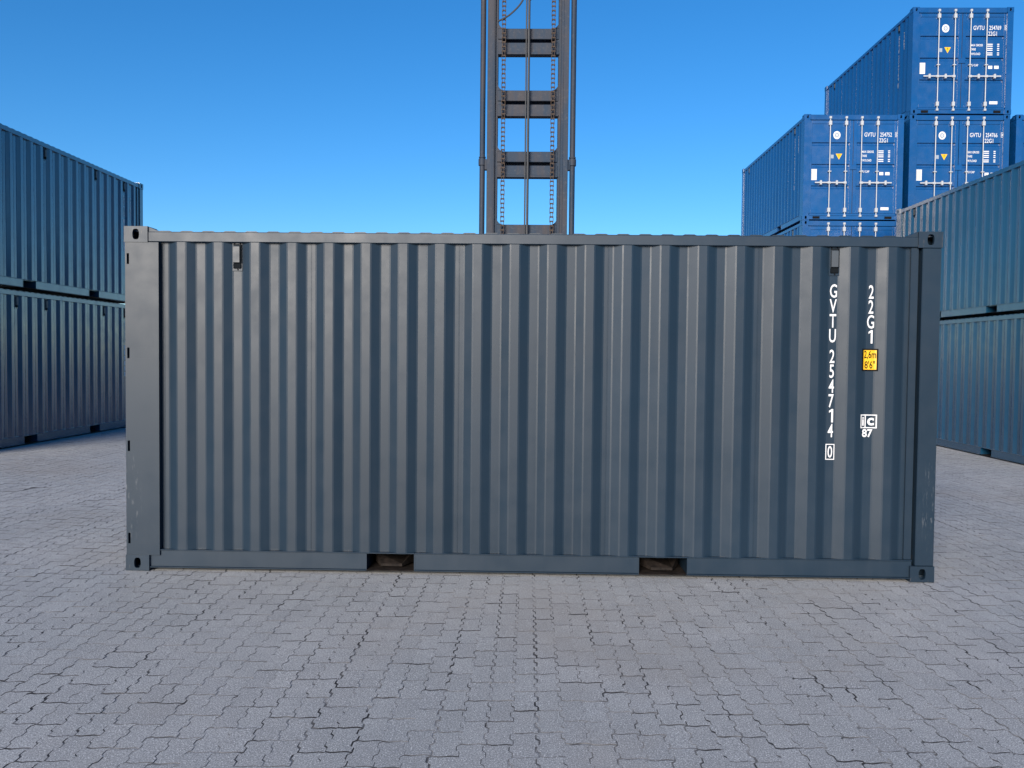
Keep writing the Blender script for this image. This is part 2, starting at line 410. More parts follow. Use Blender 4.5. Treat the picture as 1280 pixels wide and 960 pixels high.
FONT_CACHE = {}
def text_mesh(s, h, wfac, mat, bold=0.012):
    """flat lettering, origin at its centre, in the local XZ plane facing -Y"""
    key = (s, round(h, 4), wfac, mat.name, bold)
    if key in FONT_CACHE: return FONT_CACHE[key]
    if s == '1':
        t_ = 0.15 * h
        me = MB().add([(x * h, 0, z * h) for x, z in ((0.04, -0.5), (0.18, -0.5), (0.18, 0.5), (0.06, 0.5), (-0.13, 0.36), (-0.13, 0.22), (0.04, 0.32))], [(0, 1, 2, 6), (2, 3, 4, 5, 6)]).mesh('lettering', mat)
        FONT_CACHE[key] = me; return me
    cu = bpy.data.curves.new('text', 'FONT'); cu.body = s; cu.size = 1; cu.offset = bold; cu.resolution_u = 3
    ob = bpy.data.objects.new('text', cu); COL.objects.link(ob)
    bpy.context.view_layer.update()
    me = bpy.data.meshes.new_from_object(ob.evaluated_get(bpy.context.evaluated_depsgraph_get()))
    bpy.data.objects.remove(ob); bpy.data.curves.remove(cu)
    n = len(me.vertices); co = np.zeros(n * 3); me.vertices.foreach_get('co', co); co = co.reshape(-1, 3)
    lo, hi = co.min(0), co.max(0); k = h / 0.73; mid = (lo + hi) / 2
    if len(s) == 1: k = h / (hi[1] - lo[1])
    x = (co[:, 0] - mid[0]) * k * wfac; z = (co[:, 1] - mid[1]) * k
    me.vertices.foreach_set('co', np.c_[x, np.zeros(n), z].ravel()); me.materials.clear(); me.materials.append(mat); me.name = 'lettering'; me.update()
    FONT_CACHE[key] = me; return me

def frame_mesh(w, h, t, mat, name='frame', y=0.0):
    mb = MB(); o = [(-w / 2, -h / 2), (w / 2, -h / 2), (w / 2, h / 2), (-w / 2, h / 2)]; i = [(x * (1 - 2 * t / w), z * (1 - 2 * t / h)) for x, z in o]
    mb.add([(x, y, z) for x, z in o + i], [(k, (k + 1) % 4, 4 + (k + 1) % 4, 4 + k) for k in range(4)])
    return mb.mesh(name, mat)

PARTS = {}
def container_parts(key, pm, worn):
    """all meshes of one paint, shared by every container of that paint"""
    if key in PARTS: return PARTS[key]
    P = {}
    zb, zt = 0.150, 2.490
    # corrugated sheet: four pitches, its edges on the seams
    mb = MB(); prof = []
    a, s, o = 0.0355, 0.068, 0.0708
    for k in range(4):
        x0 = k * PITCH_C
        prof += [(x0, Y_IN), (x0 + a, Y_IN), (x0 + a + s, Y_OUT), (x0 + a + s + o, Y_OUT), (x0 + PITCH_C - a, Y_IN)]
    prof.append((4 * PITCH_C - 0.0, Y_IN))
    th = 0.002; n = len(prof)
    # rounded bends: each bend becomes two points
    pr2 = []
    for i, (x, y) in enumerate(prof):
        if i in (0, n - 1) or i % 5 == 0: pr2.append((x, y)); continue
        px, py = prof[i - 1]; qx, qy = prof[i + 1]; r = 0.006
        l1 = math.hypot(px - x, py - y); l2 = math.hypot(qx - x, qy - y)
        pr2 += [(x + (px - x) / l1 * r, y + (py - y) / l1 * r), (x + (qx - x) / l2 * r, y + (qy - y) / l2 * r)]
    n = len(pr2)
    zs = [zb, zt]
    mb.add([(x, y, z) for z in zs for x, y in pr2], [(k, k + 1, n + k + 1, n + k) for k in range(n - 1)])
    P['side_panel'] = mb.mesh('side_panel', pm)
    mb = MB().box(-0.0035, 0.0035, Y_IN - 0.0022, Y_IN + 0.002, zb, zt, 0.0012); P['weld_seam'] = mb.mesh('weld_seam', pm)
    # side rails
    mb = MB().box(-L / 2 + 0.17, L / 2 - 0.16, 0.010, 0.070, 2.478, 2.552, 0.004); P['top_rail'] = mb.mesh('top_rail', pm)
    mb = MB()
    for x0, x1 in ((-2.86, -1.208), (-0.842, 0.842), (1.208, 2.87)):
        mb.box(x0, x1, 0.022, 0.045, 0.030, 0.152, 0.002); mb.box(x0, x1, 0.008, 0.12, 0.022, 0.0295, 0.002)
        mb.box(x0, x1, 0.012, 0.11, 0.1525, 0.160, 0.002)
    for x0, x1 in ((-1.208, -0.842), (0.842, 1.208)):
        mb.box(x0, x1, 0.012, 0.11, 0.1525, 0.160, 0.002)
    P['bottom_rail'] = mb.mesh('bottom_rail', pm)
    mb = MB()
    for sx in (-1, 1):                    # fork pocket: cheeks and roof through the whole width
        mb.box(sx * 0.183 - 0.004, sx * 0.183 + 0.004, -W / 2 + 0.02, W / 2 - 0.02, 0.022, 0.150)
    mb.box(-0.178, 0.178, -W / 2 + 0.05, W / 2 - 0.05, 0.142, 0.149); P['fork_pocket'] = mb.mesh('fork_pocket', pm)
    P['pocket_floor'] = MB().box(-0.178, 0.178, -W / 2 + 0.012, W / 2 - 0.012, 0.022, 0.028, 0.002).mesh('pocket_floor', MAT['fork'])
    # posts (side face x-extent differs: door end is wide)
    mb = MB(); x0, x1 = -L / 2 + 0.004, -2.772
    notch = [0.245, 0.945, 1.645, 2.35]; z = 0.118
    for q in notch:
        mb.box(x0, x1, 0.006, 0.150, z, q - 0.04); mb.box(x0, x0 + 0.013, 0.006, 0.150, q - 0.0399, q + 0.0399); mb.box(x0 + 0.031, x1, 0.006, 0.150, q - 0.0399, q + 0.0399); mb.box(x0 + 0.0131, x0 + 0.0309, 0.12, 0.14, q - 0.0399, q + 0.0399); z = q + 0.04
    mb.box(x0, x1, 0.006, 0.150, z, H - 0.118)
    P['door_post'] = mb.mesh('corner_post', worn)
    mb = MB()
    for q in notch: mb.tube([(x0 + 0.014, 0.03, q - 0.038), (x0 + 0.014, 0.03, q + 0.038)], 0.009, 8)
    P['hinge_pins'] = None
    P['hinge'] = MB().tube([(0, 0, -0.0395), (0, 0, 0.0395)], 0.007, 8).mesh('hinge_pin', MAT['gasket'], True)
    P['notch'] = notch
    mb = MB().box(2.888, L / 2 - 0.004, 0.006, 0.150, 0.118, H - 0.118, 0.006); P['front_post'] = mb.mesh('corner_post', worn)
    mb = MB(); mb.prism([(0, 0), (0.085, 0), (0, 0.036)], 1, 0.014, 0.10); P['gusset'] = mb.mesh('corner_gusset', pm)
    # recessed return between post and sheet
    P['return_l'] = MB().box(-2.7715, -2.7455, 0.055, 0.075, 0.150, 2.48).mesh('panel_return', pm)
    x1 = SEAM0 + 20 * PITCH_C
    P['return_r'] = MB().box(x1 + 0.0005, 2.868, Y_IN - 0.02, Y_IN + 0.006, 0.1605, 2.477, 0.003).mesh('panel_return', pm)
    P['return_r2'] = MB().box(2.8685, 2.8875, 0.08, 0.1, 0.150, 2.48).mesh('panel_return', pm)
    # roof with cross corrugations, floor
    mb = MB(); prof = []; x = -2.84; zr = 2.5545
    while x < 2.83:
        prof += [(x, zr), (x + 0.06, zr), (x + 0.075, zr + 0.007), (x + 0.145, zr + 0.007)]; x += 0.163
    prof.append((x, zr)); n = len(prof)
    mb.add([(px, y, pz) for y in (-W / 2 + 0.022, W / 2 - 0.022) for px, pz in prof] , [(k, k + 1, n + k + 1, n + k) for k in range(n - 1)])
    for y in (-W / 2 + 0.022, W / 2 - 0.022):
        mb.add([(px, y, pz) for px, pz in prof] + [(px, y, 2.5525) for px, pz in prof], [(k, k + 1, n + k + 1, n + k) for k in range(n - 1)])
    P['roof'] = mb.mesh('roof', pm)
    P['floor'] = MB().box(-2.95, 2.95, -W / 2 + 0.08, W / 2 - 0.08, 0.1605, 0.185).mesh('floor', MAT['ply'])
    # blind end (at +x), local
    mb = MB(); prof = []; y = -W / 2 + 0.16
    while y < W / 2 - 0.3:
        prof += [(y, 0.02), (y + 0.11, 0.02), (y + 0.128, 0.062), (y + 0.232, 0.062)]; y += 0.25
    prof.append((y, 0.02)); prof.append((W / 2 - 0.16, 0.02)); n = len(prof)
    mb.add([(L / 2 - q, yy, z) for z in (0.14, 2.47) for yy, q in prof], [(k, k + 1, n + k + 1, n + k) for k in range(n - 1)])
    P['end_wall'] = mb.mesh('end_wall', pm)
    mb = MB().box(L / 2 - 0.09, L / 2 - 0.008, -W / 2 + 0.163, W / 2 - 0.163, 0.02, 0.139, 0.003); P['end_sill'] = mb.mesh('bottom_end_rail', pm)
    mb = MB().box(L / 2 - 0.09, L / 2 - 0.008, -W / 2 + 0.163, W / 2 - 0.163, 2.4705, 2.575, 0.003); P['end_head'] = mb.mesh('top_end_rail', pm)
    # door end (at -x)
    mb = MB().box(-L / 2 + 0.006, -L / 2 + 0.10, -W / 2 + 0.163, W / 2 - 0.163, 2.455, 2.580, 0.004)
    P['header'] = mb.mesh('door_header', pm)
    mb = MB(); ya, yb = -W / 2 + 0.163, W / 2 - 0.163; xa, xb = -L / 2 + 0.006, -L / 2 + 0.11
    mb.box(xa, xb, ya, yb, 0.110, 0.160, 0.003); mb.box(xa + 0.012, xb, ya, yb, 0.018, 0.1095)
    P['sill'] = mb.mesh('door_sill', pm)
    mb = MB().box(xa - 0.001, xa + 0.013, -0.085, 0.085, 0.035, 0.092)
    P['sill_slot'] = mb.mesh('sill_recess', MAT['black'])
    # door leaf, local to its hinge centre line: y from 0 (meeting edge) to w
    w = 1.098; z0, z1 = 0.168, 2.448; mb = MB(); X = -L / 2 + 0.030
    fr = 0.085
    mb.box(X, X + 0.05, 0.006, fr, z0, z1, 0.004); mb.box(X, X + 0.05, w - fr, w, z0, z1, 0.004)
    mb.box(X, X + 0.05, fr + .0003, w - fr - .0003, z0, z0 + fr, 0.004); mb.box(X, X + 0.05, fr + .0003, w - fr - .0003, z1 - fr, z1, 0.004)
    prof = [(z0 + fr, 0.012)]
    for zc in (0.82, 1.35, 1.88):
        prof += [(zc - 0.055, 0.012), (zc - 0.030, 0.046), (zc + 0.030, 0.050), (zc + 0.032, 0.012)]
    prof.append((z1 - fr, 0.012)); n = len(prof)
    mb.add([(X + q, y, z) for y in (fr, w - fr) for z, q in prof], [(k, k + 1, n + k + 1, n + k) for k in range(n - 1)])
    P['door_leaf'] = mb.mesh('door', pm)
    mb = MB(); g = 0.012
    mb.box(X + 0.008, X + 0.045, -0.0055, 0.0055, z0, z1); mb.box(X + 0.01, X + 0.045, w + .0005, w + 0.009, z0, z1)
    P['gasket'] = mb.mesh('door_gasket', MAT['gasket'])
    # lock bar, local y=0 at the bar
    xb = X - 0.030; mb = MB(); mb.tube([(xb, 0, 0.09), (xb, 0, 2.53)], 0.0125, 10); P['lock_bar'] = mb.mesh('lock_bar', MAT['galv'], True)
    mb = MB().box(xb - 0.024, X - 0.0005, -0.036, 0.036, -0.055, 0.055, 0.008)
    P['bar_bracket'] = mb.mesh('bar_bracket', MAT['galv'])
    mb = MB().box(xb - 0.022, X + 0.004, -0.028, 0.03, -0.028, 0.028, 0.006)
    P['bar_cam'] = mb.mesh('bar_cam', MAT['galv'])
    mb = MB().box(xb - 0.021, X - 0.0005, -0.04, 0.04, 1.18, 1.206, 0.004); P['bar_guide'] = mb.mesh('bar_guide', MAT['galv'])
    # handle swings outward from the bar (towards +y)
    mb = MB(); zc = 0.915
    mb.box(xb - 0.026, xb - 0.018, 0.0, 0.36, zc - 0.016, zc + 0.016, 0.003); mb.box(xb - 0.024, xb + 0.018, -0.03, 0.045, zc - 0.03, zc + 0.03, 0.006)
    mb.box(xb - 0.034, X, 0.185, 0.235, zc - 0.055, zc + 0.055, 0.008); P['handle'] = mb.mesh('door_handle', MAT['galv'])
    mb = MB().box(X - 0.012, X + 0.03, -0.04, 0.0, 0, 0.075, 0.004); P['door_hinge'] = mb.mesh('door_hinge', pm)
    mb = MB().box(X - 0.020, X - 0.0005, -0.085, 0.085, 1.24, 1.36, 0.004); P['overlap'] = mb.mesh('overlap_plate', pm)
    # ventilator
    mb = MB().box(-0.038, 0.038, -0.003, 0.004, -0.108, 0.108, 0.0015); P['vent_base'] = mb.mesh('ventilator', pm)
    mb = MB()
    mb.prism([(-0.026, 0.072), (-0.026, -0.045), (-0.004, -0.05), (-0.004, 0.085)], 0, -0.0275, 0.022)
    P['vent_hood'] = mb.mesh('ventilator_hood', MAT['vent'] if key != 'slate' else MAT['vent'])
    mb = MB().box(-0.030, 0.030, -0.0135, -0.0035, -0.090, -0.0505, 0.004); mb.box(0.0225, 0.033, -0.012, -0.0035, -0.05, 0.085); mb.box(-0.030, 0.033, -0.012, -0.0035, 0.0855, 0.091)
    P['vent_grille'] = mb.mesh('ventilator_grille', MAT['grille'])
    mb = MB().tube([(0, -0.0075, 0), (0, -0.0032, 0)], 0.0055, 8)
    P['rivet'] = mb.mesh('ventilator_rivet', MAT['black'])
    for sx in (-1, 1):
        for sy in (-1, 1):
            for sz in (-1, 1): P['cast', sx, sy, sz] = casting_mesh(worn, sx, sy, -sz if False else 1) if False else casting_mesh(worn, sx, sy, 1 if sz > 0 else -1)
    PARTS[key] = P; return P

def mirror_y(o):                           # a side part mirrored to the other long side
    o.scale = (1, -1, 1)

def conform(w, h, mat, name, k, y_off=0.003):
    """thin film following the corrugation round inner flat k; local x centred on the flat"""
    xs = [-w / 2, -0.0355, 0.0355, w / 2] if w > 0.071 else [-w / 2, w / 2]; xc = SEAM0 + k * PITCH_C
    mb = MB(); n = len(xs)
    mb.add([(x, corr_y(xc + x) - y_off, z) for z in (-h / 2, h / 2) for x in xs], [(i, i + 1, n + i + 1, n + i) for i in range(n - 1)])
    return mb.mesh(name, mat)

def side_lettering(root, sy, number, sticker=True, small=False):
    """vertical number columns at the right-hand end of a long side"""
    WH = MAT['white']
    def P(name, me, k, z, dy=0.0028):
        x = SEAM0 + k * PITCH_C; y = -W / 2 + Y_IN - dy
        if sy < 0: return put(name, me, root, (x, y, z))
        return put(name, me, root, (-x + (0.012 if False else 0), -y, z), (0, 0, math.pi))
    def K(k): return k
    z = 2.155
    ks = (18, 19)
    if sy > 0:                              # right-hand end there is the door end; flats sit at other places
        ks = (-(SEAM0 + 2 * PITCH_C) - SEAM0) / PITCH_C, (-(SEAM0 + 1 * PITCH_C) - SEAM0) / PITCH_C
    for i, ch in enumerate('GVTU'): P('lettering', text_mesh(ch, 0.1, 0.58, WH, 0.010), ks[0], z - i * 0.1105)
    for i, ch in enumerate('22G1'): P('lettering', text_mesh(ch, 0.1, 0.58, WH, 0.010), ks[1], z - 0.005 - i * 0.1105)
    if number:
        for i, ch in enumerate(number[:6]): P('lettering', text_mesh(ch, 0.1, 0.58, WH, 0.010), ks[0], z - 0.484 - i * 0.1105)
        P('lettering', text_mesh(number[6], 0.088, 0.62, WH, 0.010), ks[0], z - 1.196)
        P('check_digit_box', frame_mesh(0.066, 0.118, 0.0065, WH, 'check_digit_box'), ks[0], z - 1.196)
    else:
        for i in range(6): P('lettering', LINE_ME, ks[0], z - 0.484 - i * 0.1105)
    if sticker and sy < 0:
        k = 19
        x = SEAM0 + k * PITCH_C; y = -W / 2; zs = 1.647
        e = put('height_sticker', conform(0.118, 0.166, MAT['black'], 'height_sticker', k), root, (x, y, zs))
        put('yellow_field', conform(0.096, 0.144, MAT['yellow'], 'yellow_field', k, 0.0045), e)
        t1 = text_mesh('2,6m', 0.056, 0.60, MAT['black'], 0.012); t2 = text_mesh("8'6\"", 0.056, 0.66, MAT['black'], 0.012)
        for me, zz in ((t1, 0.036), (t2, -0.036)):
            n = len(me.vertices); co = np.zeros(n * 3); me.vertices.foreach_get('co', co); co = co.reshape(-1, 3)
            co[:, 1] = [corr_y(x + a) - 0.0062 for a in co[:, 0]]; me.vertices.foreach_set('co', co.ravel()); me.update()
            put('lettering', me, e, (0, 0, zz))
        zs = 1.19
        mb = MB()
        def bar(x0, x1, z0, z1):
            xx = sorted({x0, x1} | {q for q in (-0.0355, 0.0355) if x0 < q < x1}); n = len(xx)
            mb.add([(a, corr_y(x + a) - 0.003, b) for b in (z0, z1) for a in xx], [(i, i + 1, n + i + 1, n + i) for i in range(n - 1)])
        hw, hh, t = 0.060, 0.051, 0.008
        bar(-hw, hw, hh - t, hh); bar(-hw, hw, -hh, -hh + t); bar(-hw, -hw + t, -hh + t, hh - t); bar(hw - t, hw, -hh + t, hh - t); bar(-0.026, -0.018, -hh + t, hh - t)
        put('code_emblem', mb.mesh('code_emblem', WH), root, (x, y, zs))
        for ch, dx, dz, hgt, wf in (('i', -0.039, 0.0, 0.066, 1.0), ('c', 0.017, -0.002, 0.058, 1.05), ('87', -0.006, -0.088, 0.058, 0.95)):
            me = text_mesh(ch, hgt, wf, WH, 0.03)
            n = len(me.vertices); co = np.zeros(n * 3); me.vertices.foreach_get('co', co); co = co.reshape(-1, 3)
            co[:, 1] = [corr_y(x + dx + a) - 0.003 for a in co[:, 0]]; me.vertices.foreach_set('co', co.ravel()); me.update()
            put('lettering', me, root, (x + dx, y, zs + dz))

LINE_ME = MB().add([(-.026, 0, -.045), (.026, 0, -.045), (.026, 0, .045), (-.026, 0, .045)], [(0, 1, 2, 3)]).mesh('lettering', MAT['white'])
DASH = {}
def dash(w, h, mat=None):
    key = (w, h)
    if key not in DASH: DASH[key] = MB().add([(-w / 2, 0, -h / 2), (w / 2, 0, -h / 2), (w / 2, 0, h / 2), (-w / 2, 0, h / 2)], [(0, 1, 2, 3)]).mesh('lettering', mat or MAT['white'])
    return DASH[key]
def disc(r, n=28, r0=0.0, mat=None, name='emblem', sz=1.0):
    mb = MB(); o = [(r * math.cos(2 * math.pi * k / n), 0, sz * r * math.sin(2 * math.pi * k / n)) for k in range(n)]
    if r0: mb.add(o + [(x * r0 / r, 0, z * r0 / r) for x, _, z in o], [(k, (k + 1) % n, n + (k + 1) % n, n + k) for k in range(n)])
    else: mb.add(o, [tuple(range(n))])
    return mb.mesh(name, mat)
LOGO_RING = disc(0.088, r0=0.052, mat=MAT['white'], sz=1.12); LOGO_CORE = disc(0.05, mat=MAT['greyfilm'], sz=1.12); LOGO_DOT = disc(0.024, r0=0.012, mat=MAT['white'], sz=1.3)
TRI = MB().add([(-0.08, 0, 0.07), (0.08, 0, 0.07), (0, 0, -0.075)], [(0, 1, 2)]).mesh('warning_sticker', MAT['yellow'])
TRI2 = MB().add([(-0.008, 0, 0.045), (0.008, 0, 0.045), (0.004, 0, -0.01), (-0.004, 0, -0.01)], [(0, 1, 2, 3)]).mesh('warning_mark', MAT['black'])
PLATE = MB().box(-0.105, 0.105, -0.003, 0.0, -0.135, 0.135, 0.001).mesh('data_plate', MAT['plate'])
PLATE_F = frame_mesh(0.21, 0.27, 0.02, MAT['white'], 'plate_edge', -0.0035)

def door_lettering(root, number):
    """marks on the door end; u runs from the left edge as seen from outside"""
    X = -L / 2 + 0.030 + 0.012 - 0.002
    def P(name, me, u, z, dx=0.0):
        return put(name, me, root, (X - dx, W / 2 - u, z), (0, 0, -math.pi / 2))
    WH = MAT['white']
    P('emblem', LOGO_RING, 0.815, 2.09); P('emblem', LOGO_CORE, 0.815, 2.09, .0005); P('emblem', LOGO_DOT, 0.815, 2.09, .001)
    w = P('warning_sticker', TRI, 0.875, 1.565)
    put('warning_mark', TRI2, w, (0, -0.001, 0.01))
    P('lettering', dash(0.07, 0.09, MAT['greyfilm']), 0.71, 1.565)
    pl = P('data_plate', PLATE, 0.235, 1.12); put('plate_edge', PLATE_F, pl, (0, 0, 0))
    P('lettering', dash(0.20, 0.07), 2.02, 0.24 + 0.05)
    if number:
        P('lettering', text_mesh('GVTU', 0.105, 0.72, WH, 0.006), 1.62, 2.105)
        P('lettering', text_mesh(number[:6], 0.105, 0.68, WH, 0.006), 2.015, 2.105)
        P('lettering', text_mesh(number[6], 0.08, 0.72, WH, 0.006), 2.275, 2.105, 0.0125)
        P('check_digit_box', frame_mesh(0.072, 0.12, 0.009, WH, 'check_digit_box'), 2.275, 2.105, 0.0125)
    P('lettering', text_mesh('22G1', 0.105, 0.72, WH, 0.006), 1.955, 1.965)
    for s, zz in (('MAX GROSS', 1.685), ('TARE', 1.585), ('PAYLOAD', 1.475)):
        me = text_mesh(s, 0.055, 0.72, WH, 0.02)
        P('lettering', me, 1.43 + sum(v.co.x for v in me.vertices) * 0 + (max(v.co.x for v in me.vertices)), zz)
        for q in range(2):
            P('lettering', dash(0.13, 0.024), 1.90, zz + 0.022 - 0.045 * q); P('lettering', dash(0.05, 0.024), 2.10, zz + 0.022 - 0.045 * q)
    P('lettering', text_mesh('CU CAP', 0.055, 0.72, WH, 0.02), 1.53, 1.20); P('lettering', dash(0.10, 0.075), 1.92, 1.15); P('lettering', dash(0.11, 0.075), 2.07, 1.15)

def container(key, label, loc, rz, group=None, number=None, vents=(2, 18), marks=True, back_marks=False, doors=True, door_marks=False, sticker=False):
    pm = MAT[key]; P = container_parts(key, pm, MAT['slate_worn'] if key == 'slate' else pm)
    root = thing('shipping_container', label, 'container', loc, rz, group)
    h = W / 2
    for sy in (-1, 1):
        fl = 1 if sy < 0 else -1
        def S(name, me, x=0.0, z=0.0):
            o = put(name, me, root, (x, sy * h, z)); o.scale = (1, fl, 1); return o
        for k in range(5): S('side_panel', P['side_panel'], SEAM0 + 4 * k * PITCH_C)
        for k in range(0, 6): S('weld_seam', P['weld_seam'], SEAM0 + 4 * k * PITCH_C)
        S('top_rail', P['top_rail']); S('bottom_rail', P['bottom_rail'])
        dp = S('corner_post', P['door_post']); S('corner_post', P['front_post'])
        for q in P['notch']: put('hinge_pin', P['hinge'], dp, (-L / 2 + 0.026, 0.07, q))
        g = S('corner_gusset', P['gusset'], -L / 2 + 0.179, 2.5525)
        g = S('corner_gusset', P['gusset'], L / 2 - 0.179, 2.5525); g.scale = (-1, fl, 1)
        S('panel_return', P['return_l']); S('panel_return', P['return_r']); S('panel_return', P['return_r2'])
        for k in vents:
            kk = k
            v = S('ventilator', P['vent_base'], SEAM0 + kk * PITCH_C, 2.375); v.location.y = sy * (h - Y_IN + 0.0035)
            put('ventilator_hood', P['vent_hood'], v); put('ventilator_grille', P['vent_grille'], v); [put('ventilator_rivet', P['rivet'], v, (a, 0, b)) for a, b in ((-0.022, 0.098), (0.022, 0.098), (0.004, -0.098))]
        for sx in (-1, 1):
            for sz in (-1, 1):
                put('corner_casting', P['cast', sx, sy, sz], root, (sx * L / 2, sy * h, H if sz > 0 else 0.0))
    put('roof', P['roof'], root); put('floor', P['floor'], root)
    for sx in (-1, 1):
        fp = put('fork_pocket', P['fork_pocket'], root, (sx * 1.025, 0, 0)); put('pocket_floor', P['pocket_floor'], fp)
    put('end_wall', P['end_wall'], root); put('bottom_end_rail', P['end_sill'], root); put('top_end_rail', P['end_head'], root)
    put('door_header', P['header'], root); s = put('door_sill', P['sill'], root); put('sill_recess', P['sill_slot'], s, (0, -0.88, 0)); put('sill_recess', P['sill_slot'], s, (0, 0.88, 0))
    for sy in (-1, 1):
        d = put('door', P['door_leaf'], root); d.scale = (1, sy, 1)
        put('door_gasket', P['gasket'], d)
        for y in (0.19, 0.58):
            for nm, z in (('lock_bar', 0), ('bar_bracket', 0.245), ('bar_bracket', 2.375), ('bar_cam', 0.105), ('bar_cam', 2.51), ('bar_guide', 0)):
                put(nm, P[nm], d, (0, y, z))
            hd = put('door_handle', P['handle'], d, (0, y, 0))
            if sy < 0: hd.scale = (1, 1, 1)
        for q in P['notch']: put('door_hinge', P['door_hinge'], d, (0, 1.107 + 0.02, q))
        if sy < 0: put('overlap_plate', P['overlap'], d)
    if marks: side_lettering(root, -1, number, sticker)
    if back_marks: side_lettering(root, 1, number, False)
    if door_marks: door_lettering(root, number)
    return root

# the single container in front
container('slate', 'slate grey corrugated container standing alone on the paving, number 254714 and yellow height sticker',
          (0, W / 2, 0.003), 0.0, None, '2547140', (2, 18), True, False, True, False, True)

# two-high stacks to either side
def stack_side(far, yaw, side, specs, group):
    d = Vector((math.sin(yaw), math.cos(yaw), 0)); r = Vector((d.y, -d.x, 0))
    c = Vector(far) - d * (L / 2) + r * (W / 2) * side
    for i, (lab, vents, marks) in enumerate(specs):
        rz = -yaw + (math.pi / 2 if side < 0 else -math.pi / 2)
        container('slate_skytint', lab, (c.x + 0.012 * i, c.y - 0.02 * i, c.z + 0.003 + i * (H + 0.012)), rz + 0.0012 * i, group, None, vents, marks)
stack_side((-8.362, 11.645, 0.087), 0.002, -1,
           [('dark blue-grey container on the ground with the lettered grey container stacked on its roof', (2, 5, 8, 15, 18), True),
            ('dark blue-grey container with white vertical lettering, upper one of a two-high stack', (2, 8, 14, 18), True)], 'dark blue-grey containers stacked along the yard')
stack_side((8.396, 13.075, -0.098), 0.012, 1,
           [('dark blue-grey container on the ground in the stack that partly hides the blue containers', (2, 18), True),
            ('dark blue-grey container whose roof edge cuts across the doors of the blue containers', (2, 18), True)], 'dark blue-grey containers stacked along the yard')

# blue containers, doors towards the yard
by = 0.003; bd = Vector((math.sin(by), math.cos(by), 0)); br_ = Vector((bd.y, -bd.x, 0)); bo = Vector((6.761, 14.513, -0.098))
cols = [
    [('blue container on the ground under two others, beside the four-high stack', None), ('blue container in the middle of the three-high stack beside the four-high stack', None),
     ('blue container with doors numbered 254752, topmost of a three-high stack', '2547520')],
    [('blue container at the foot of the four-high stack', None), ('blue container second from the ground in the four-high stack', None),
     ('blue container with doors numbered 254766, directly under the topmost blue container', '2547664'), ('blue container with doors numbered 254769, standing highest of all', '2547690')],
    [('blue container on the ground beyond the four-high stack, bottom of a three-high stack', None), ('blue container in the middle of the three-high stack beyond the four-high stack', None),
     ('blue container topping the three-high stack beyond the four-high stack, beside number 254766', None)]]
for ci, colm in enumerate(cols):
    for li, (lab, num) in enumerate(colm):
        p = bo + br_ * (ci * (W + 0.122) + W / 2) + bd * (L / 2)
        container('blue', lab, (p.x + random.uniform(-.012, .012), p.y + random.uniform(-.02, .02), p.z + 0.003 + li * (H + 0.008)), -by + math.pi / 2 + random.uniform(-.0015, .0015), 'blue containers stacked with their doors to the yard', num, (2, 18), False, li >= 2, True, li >= 1)

